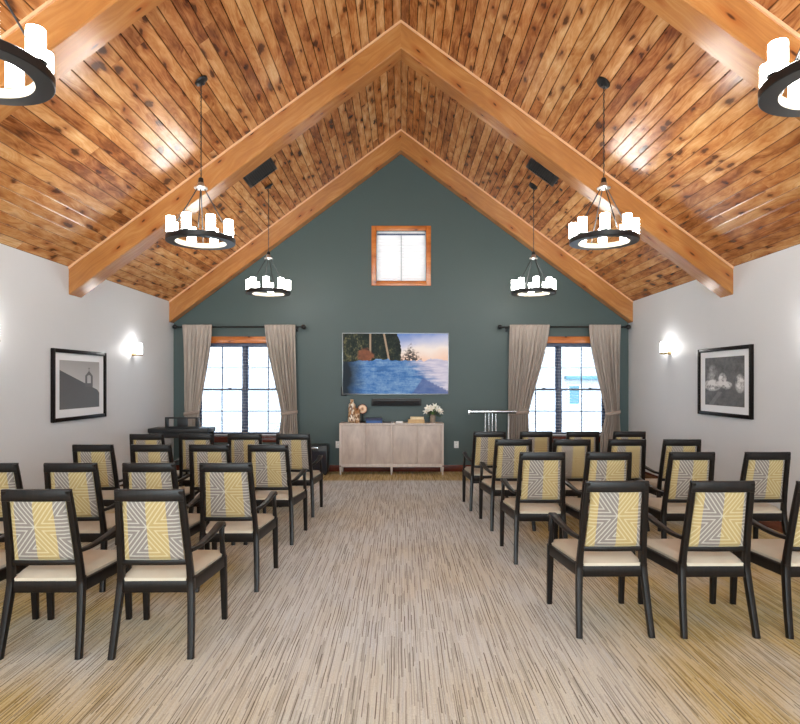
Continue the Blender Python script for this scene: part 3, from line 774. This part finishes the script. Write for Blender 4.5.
book(P(417), 10.02, CZ+.062, .23, .17, .042, CRM, 'cream book on top of the tan book beside the flowers', 'stacked pale books', -.05)
bm = BM(); box(bm, -.06, .06, -.022, .022, 0, .03, .006); tag(obj('remote_control', bm, PLW, None, 35, (P(399.5), 9.98, CZ)), 'small white remote lying at middle of console', 'remote')
t = empty('tray', (P(387), 10.05, CZ)); tag(t, 'small flat black tray on console beside the blue books', 'tray')
bm = BM(); box(bm, -.07, .07, -.05, .05, 0, .006, .002); rect_frame(bm, -.07, .07, -.05, .05, .006, 0, .016, .001) if False else box(bm, -.07, .07, -.05, -.044, .004, .016, .001); box(bm, -.07, .07, .044, .05, .004, .016, .001); obj('base', bm, BLKP, t)
bm = BM(); box(bm, -.02, .02, -.02, .02, 0, .024, .005); tag(obj('coaster_block', bm, GREYP, None, 35, (P(392.6), 9.97, CZ)), 'tiny grey block on console left of the white remote', 'block')
t = empty('flower_vase', (P(432.6), 10.06, CZ)); tag(t, 'white lilies and green leaves in a squat vase on console', 'flowers')
bm = BM(); lathe(bm, [(.035, 0), (.042, .006), (.052, .06), (.046, .11), (.036, .13), (.04, .14), (.034, .14), (.03, .125)], (0, 0, 0), 28); obj('vase', bm, VASEG, t)
rnd = random.Random(5)
def petal(bm, c, d, up, L, W, bend):
    d = Vector(d).normalized(); s = d.cross(Vector(up)).normalized(); n = s.cross(d); c = Vector(c); prev = None; N = 6
    for i in range(N+1):
        f = i/N; w = W*math.sin(PI*min(.96, max(.06, f))**.8); p = c + d*L*f + n*bend*f*f
        row = [bm.verts.new(p - s*w + n*w*.35), bm.verts.new(p), bm.verts.new(p + s*w + n*w*.35)]
        if prev:
            for k in range(2): bm.faces.new((prev[k], prev[k+1], row[k+1], row[k]))
        prev = row
bm = BM()
for k in range(26):
    th = rnd.random()*2*PI; el = rnd.uniform(-.1, 1.25)
    d = (math.cos(th)*math.cos(el), math.sin(th)*math.cos(el)*.7, math.sin(el)); L = rnd.uniform(.13, .22)
    if k == 0: d, L = (.5, 0, .85), .27
    petal(bm, (0, 0, .13), d, (0, 0, 1), L, rnd.uniform(.012, .022), -.05*rnd.random())
obj('foliage', bm, LEAF, t, 80)
for k in range(9):
    a = -1.1 + 2.2*k/8; p = Vector((math.sin(a)*rnd.uniform(.09, .15), rnd.uniform(-.1, .04), .14 + math.cos(a)*rnd.uniform(.07, .16)))
    ax = Vector((p.x*3, -.5, .35)).normalized(); bm = BM(); q = ax.cross(Vector((0, 0, 1))).normalized(); r_ = ax.cross(q)
    for m_ in range(6):
        th = m_*PI/3; o_ = q*math.cos(th) + r_*math.sin(th); petal(bm, p, o_*.9 + ax*.5, ax, .074, .016, -.016)
    f = obj('flower', bm, PETAL, t, 80)
    bm = BM()
    tube(bm, [p, p + ax*.03], .004, 6); obj('stamen', bm, YEL, f)
for nm in ('foliage',): pass

# black case by the wall
t = empty('equipment_case', (P(318, 10.02), 10.06, 0)); tag(t, 'black boxy equipment case on floor left of console', 'case')
bm = BM(); box(bm, -.17, .17, -.17, .17, .02, .50, .012); obj('body', bm, BLKP, t)
bm = BM(); box(bm, -.12, .02, -.176, -.168, .445, .465, .002); obj('label_plate', bm, STEEL, t)
bm = BM(); box(bm, -.15, .15, -.174, -.168, .06, .40, .003); obj('grille', bm, plain('dark blue black speaker cloth', (.012,.012,.02), .9), t)
for sx in (-1, 1):
    for sy in (-1, 1):
        bm = BM(); cyl(bm, (sx*.13, sy*.13, 0), .022, .021, 14); obj('foot', bm, BLKP, t)

# right: steel lectern
t = empty('lectern', (1.43, 9.30, 0)); tag(t, 'slender lectern with flat top on four steel rods by green wall', 'lectern')
bm = BM(); box(bm, -.355, .355, -.16, .16, 1.075, 1.092, .003); obj('shelf', bm, BLACK, t)
bm = BM(); box(bm, -.36, .36, -.165, .165, 1.092, 1.118, .004); obj('top', bm, STEEL, t)
bm = BM(); box(bm, -.39, -.355, -.18, -.10, 1.06, 1.13, .004); obj('clip', bm, STEEL, t)
for x in (-.10, -.045, .01, .065):
    bm = BM(); cyl(bm, (x, 0, .03), .013, 1.046, 14); obj('rod', bm, STEEL, t)
bm = BM(); cyl(bm, (.275, .06, .03), .010, 1.046, 12); obj('side_post', bm, PLW, t)
bm = BM(); box(bm, -.32, .32, -.2, .2, 0, .032, .004); obj('base', bm, BLACK, t)
# left: black table with an open frame on it
t = empty('side_table', (-3.43, 9.25, -.0)); tag(t, 'narrow black table in the corner before the left curtain', 'table')
bm = BM(); box(bm, -.462, .462, -.19, .19, .78, .848, .006); obj('top', bm, BLKP, t)
bm = BM(); box(bm, -.43, .43, -.15, -.13, .70, .78, .002); box(bm, -.43, .43, .13, .15, .70, .78, .002); obj('apron', bm, BLKP, t)
for sx in (-1, 1):
    for sy in (-1, 1):
        bm = BM(); sweep(bm, [(sx*.43, sy*.15, 0), (sx*.43, sy*.15, .78)], [(.03, .03), (.045, .045)]); obj('leg', bm, BLKP, t)
t = empty('open_frame_stand', (-3.43, 9.25, .848)); tag(t, 'black open rectangular frame standing on the narrow corner table', 'frame')
bm = BM(); box(bm, -.265, .265, -.02, .02, .142, .165, .003); obj('top_bar', bm, BLKP, t)
bm = BM(); box(bm, -.265, .265, -.02, .02, 0, .02, .003); obj('bottom_bar', bm, BLKP, t)
bm = BM(); box(bm, -.265, -.212, -.02, .02, .02, .142, .003); obj('side_bar', bm, BLKP, t)
bm = BM(); box(bm, .212, .265, -.02, .02, .02, .142, .003); obj('side_bar', bm, BLKP, t)
bm = BM(); box(bm, -.075, .085, -.012, .012, .02, .142, .002); obj('middle_panel', bm, BLKP, t)

# ------------------------------------------------------------------ chairs
def make_chair(mi):
    t = empty('armchair')
    for sx in (-1, 1):       # rear legs
        bm = BM(); sweep(bm, spline([(sx*.224, -.295, 0), (sx*.214, -.255, .2), (sx*.202, -.222, .40), (sx*.200, -.222, .44)], 4), [(.034+.008*i/12, .038+.012*i/12) for i in range(13)]); obj('leg', bm, DARK, t)
    for sx in (-1, 1):       # front legs
        bm = BM(); sweep(bm, [(sx*.257, .272, 0), (sx*.256, .262, .2), (sx*.254, .252, .425)], [(.034, .034), (.040, .040), (.044, .044)]); obj('leg', bm, DARK, t)
    bm = BM()                # rails under the seat
    sweep(bm, [(-.19, -.222, .39), (.19, -.222, .39)], (.07, .028), (0, 0, 1)); sweep(bm, [(-.25, .255, .39), (.25, .255, .39)], (.07, .028), (0, 0, 1))
    for sx in (-1, 1): sweep(bm, [(sx*.203, -.215, .39), (sx*.256, .25, .39)], (.07, .026), (0, 0, 1))
    obj('seat_frame', bm, DARK, t)
    # cushion
    bm = BM(); nx, ny = 14, 14; g = []
    for layer in (0, 1):
        rows = []
        for j in range(ny+1):
            v = j/ny; y = -.235 + .522*v; w = .190 + (.262-.190)*v; row = []
            if v < .12: w -= .012*(1-v/.12)
            for i in range(nx+1):
                u = -1 + 2*i/nx; e = min(1-abs(u), v*1.2 + .0, (1-v)*1.2); rnd_ = math.sqrt(max(0, 1-(1-min(1, e/.16))**2))
                z = .424 + (.018 + .024*rnd_ + .012*(1-u*u)*(math.sin(PI*v)))*layer
                row.append(bm.verts.new((u*w*(1 - (.0 if layer else .02)), y, z)))
            rows.append(row)
        for j in range(ny):
            for i in range(nx):
                q = (rows[j][i], rows[j][i+1], rows[j+1][i+1], rows[j+1][i]); bm.faces.new(q if layer else tuple(reversed(q)))
        g.append(rows)
    def edge(r): return [r[0][i] for i in range(nx+1)] + [r[j][nx] for j in range(1, ny+1)] + [r[ny][i] for i in range(nx-1, -1, -1)] + [r[j][0] for j in range(ny-1, 0, -1)]
    A, B = edge(g[0]), edge(g[1])
    for k in range(len(A)): bm.faces.new((A[k], A[(k+1) % len(A)], B[(k+1) % len(A)], B[k]))
    obj('seat', bm, VINYL, t, 50)
    # back posts and rails
    def by(z): return -.222 - .098*max(0, (z-.44)/.53)**1.15
    bm = BM()
    for sx in (-1, 1):
        zs = [.425, .5, .6, .7, .8, .9, .962]
        sweep(bm, [(sx*(.200-.022*(z-.44)/.53), by(z), z) for z in zs], [(.036, .046), (.035, .042), (.034, .038), (.034, .036), (.034, .034), (.033, .032), (.032, .028)])
    def rail(z, h, x, bow, th):
        sweep(bm, [(x*(-1+2*i/8), by(z) - bow*(1-(-1+2*i/8)**2), z) for i in range(9)], (h, th), (0, 0, 1))
    rail(.936, .068, .192, .012, .028); rail(.535, .030, .185, .010, .026)
    obj('back_frame', bm, DARK, t)
    # upholstered back panel, patterned
    bm = BM(); uvl = uvlay(bm); nx, nz = 12, 12; S_ = []
    for side in (-1, 1):
        rows = []
        for j in range(nz+1):
            v = j/nz; z = .545 + .362*v; row = []
            for i in range(nx+1):
                u = -1 + 2*i/nx; e = min(1-abs(u), 2*v, 2*(1-v)); rr = math.sqrt(max(0, 1-(1-min(1, e/.22))**2))
                hw_ = .184-.022*(z-.44)/.53 - .010
                row.append(bm.verts.new((u*hw_, by(z) - .010*(1-u*u) + side*(.004 + .013*rr), z)))
            rows.append(row)
        S_.append(rows)
        for j in range(nz):
            for i in range(nx):
                q = [(j, i), (j, i+1), (j+1, i+1), (j+1, i)]
                f = bm.faces.new([rows[a][b_] for a, b_ in q])
                for l, (a, b_) in zip(f.loops, q): l[uvl].uv = (b_/nx, a/nz)
    def edge2(r): return [r[0][i] for i in range(nx+1)] + [r[j][nx] for j in range(1, nz+1)] + [r[nz][i] for i in range(nx-1, -1, -1)] + [r[j][0] for j in range(nz-1, 0, -1)]
    A, B = edge2(S_[0]), edge2(S_[1])
    for k in range(len(A)): bm.faces.new((A[k], A[(k+1) % len(A)], B[(k+1) % len(A)], B[k]))
    obj('backrest', bm, PATS[mi], t, 60)
    for sx in (-1, 1):       # arms, curving down into the front legs
        bm = BM()
        pts = spline([(sx*.203, by(.6)+.008, .602), (sx*.226, -.14, .606), (sx*.246, .02, .628), (sx*.252, .15, .648), (sx*.252, .215, .648), (sx*.250, .246, .628)], 5)
        n = len(pts); sweep(bm, pts, [(.026 + .022*min(1, i/(n*.55)), .024) for i in range(n)], (1, 0, 0), .3)
        pts = spline([(sx*.251, .232, .638), (sx*.252, .222, .57), (sx*.254, .232, .50), (sx*.254, .25, .418)], 5)
        sweep(bm, pts, [(.034 - .006*math.sin(PI*i/(len(pts)-1)), .040 - .010*math.sin(PI*i/(len(pts)-1))) for i in range(len(pts))], (1, 0, 0))
        obj('armrest', bm, DARK, t)
    return t
protos = {}
def place(x, ytop, rz, mi, lab, grp):
    if mi not in protos: protos[mi] = t = make_chair(mi)
    else: t = copy_tree(protos[mi])
    t.location = (x, ytop+.315, 0); t.rotation_euler = (0, 0, rz); tag(t, lab, 'chair', grp)
rows_l = [(3.34, [1.425, 2.06, 2.68]), (4.39, [1.31, 1.885, 2.467, 3.05]), (5.67, [1.27, 1.832, 2.394, 2.956]), (6.80, [1.25, 1.811, 2.372, 2.933])]
rows_r = [(3.60, [1.315, 1.96, 2.61]), (5.07, [1.218, 1.787, 2.50, 3.15]), (6.18, [1.175, 1.79, 2.37, 2.945]), (7.14, [1.075, 1.637, 2.20, 2.763])]
rown = ['nearest row', 'second row', 'third row', 'farthest row']; seat = ['first from the aisle', 'second from the aisle', 'third from the aisle', 'fourth from the aisle']
for side, rows, sg in (('left', rows_l, -1), ('right', rows_r, 1)):
    for r, (y, xs) in enumerate(rows):
        for k, x in enumerate(xs):
            jit = math.sin(r*3.1+k*5.7+sg)
            mi = (2 if sg < 0 else 1) if (r*2+k) % 3 else 3 if sg > 0 else 0
            if (r, k) in ((0, 0), (0, 1)): mi = 0 if sg < 0 else 1
            if r == 3 and k > 0: mi = 3 if sg > 0 else 2
            rz = .02*jit + (.035 if sg < 0 and r == 0 else 0) - (.0 if sg > 0 else 0)
            place(sg*x, y + .01*jit, rz, mi, 'dark armchair with yellow and grey back, %s block, %s, %s' % (side, rown[r], seat[k]), 'armchairs in the %s block' % side)

# ------------------------------------------------------------------ outside
bm = BM(); box(bm, -30, 30, YB+.2, 45, -.35, -.12); strct(obj('ground', bm, LAWN, smooth=0), 'pale paving outside the windows', 'ground')
def house(x0, x1, y0, y1, z1, lab, wins, eave=None):
    t = empty('neighbouring_house', ((x0+x1)/2, y0, -.12)); tag(t, lab, 'house', 'houses outside the windows'); c = (x0+x1)/2
    bm = BM(); box(bm, x0-c, x1-c, 0, y1-y0, 0, z1); obj('wall', bm, SIDING, t, 0)
    bm = BM(); box(bm, x0-c-.3, x1-c+.3, -.35, y1-y0+.3, z1, z1+.2); obj('roof', bm, ROOFM, t, 0)
    for wx, wz, w_, h_ in wins:
        bm = BM(); rect_frame(bm, wx-c-w_/2, wx-c+w_/2, wz, wz+h_, .06, -.04, .0); f = obj('window', bm, WHITE, t)
        bm = BM(); box(bm, wx-c-w_/2+.05, wx-c+w_/2-.05, -.015, -.003, wz+.05, wz+h_-.05); obj('pane', bm, TEALW, f, 0)
    if eave:
        bm = BM(); box(bm, eave[0]-c, eave[1]-c, -.25, 0, eave[2], eave[2]+.14, .01); obj('gutter', bm, TEALW, t)
house(-9, 4.05, 15.5, 20, 7.5, 'white clapboard house wall close behind both windows', [])
house(4.6, 16, 22, 28, 8, 'white house farther off with small teal window, right window', [(6.45, .78, .50, .80)], (6.1, 9, 1.75))

# ------------------------------------------------------------------ light
w = bpy.data.worlds.new('sky'); S.world = w; w.use_nodes = True
bg = w.node_tree.nodes['Background']; bg.inputs[0].default_value = (.83, .95, 1.0, 1); bg.inputs[1].default_value = 5.5
sun = bpy.data.lights.new('sun', 'SUN'); sun.energy = 1.5; sun.angle = .02; sun.color = (1, .96, .9)
so = bpy.data.objects.new('sun', sun); COL.objects.link(so); so.rotation_euler = Vector((.15, .57, -.82)).to_track_quat('-Z', 'Y').to_euler()
def portal(x0, x1, y, z0, z1, d):
    l = bpy.data.lights.new('daylight opening', 'AREA'); l.shape = 'RECTANGLE'; l.size = x1-x0; l.size_y = z1-z0; l.cycles.is_portal = True
    o = bpy.data.objects.new('daylight_opening', l); COL.objects.link(o); o.location = ((x0+x1)/2, y, (z0+z1)/2); o.rotation_euler = Vector((0, d, 0)).to_track_quat('-Z', 'Z').to_euler()
for h in holesR: portal(h[0], h[1], YR-.17, h[2], h[3], 1)
for h in holesB: portal(h[0], h[1], YB+.17, h[2], h[3], -1)

# ------------------------------------------------------------------ camera
cam = bpy.data.cameras.new('camera'); co = bpy.data.objects.new('camera', cam); COL.objects.link(co)
co.location = (0, 0, H); co.rotation_euler = (PI/2, 0, 0)
cam.sensor_width = 36; cam.lens = F*36/800; cam.shift_x = -(CX-400)/800; cam.shift_y = (CY-362)/800; cam.clip_start = .05
S.camera = co
vs = S.view_settings; vs.view_transform = 'Standard'; vs.look = 'None'; vs.gamma = 1; vs.use_curve_mapping = False; vs.exposure = 1.4
S.cycles.use_denoising = True; S.cycles.max_bounces = 10; S.cycles.diffuse_bounces = 6; S.cycles.sample_clamp_indirect = 8; S.cycles.transparent_max_bounces = 16
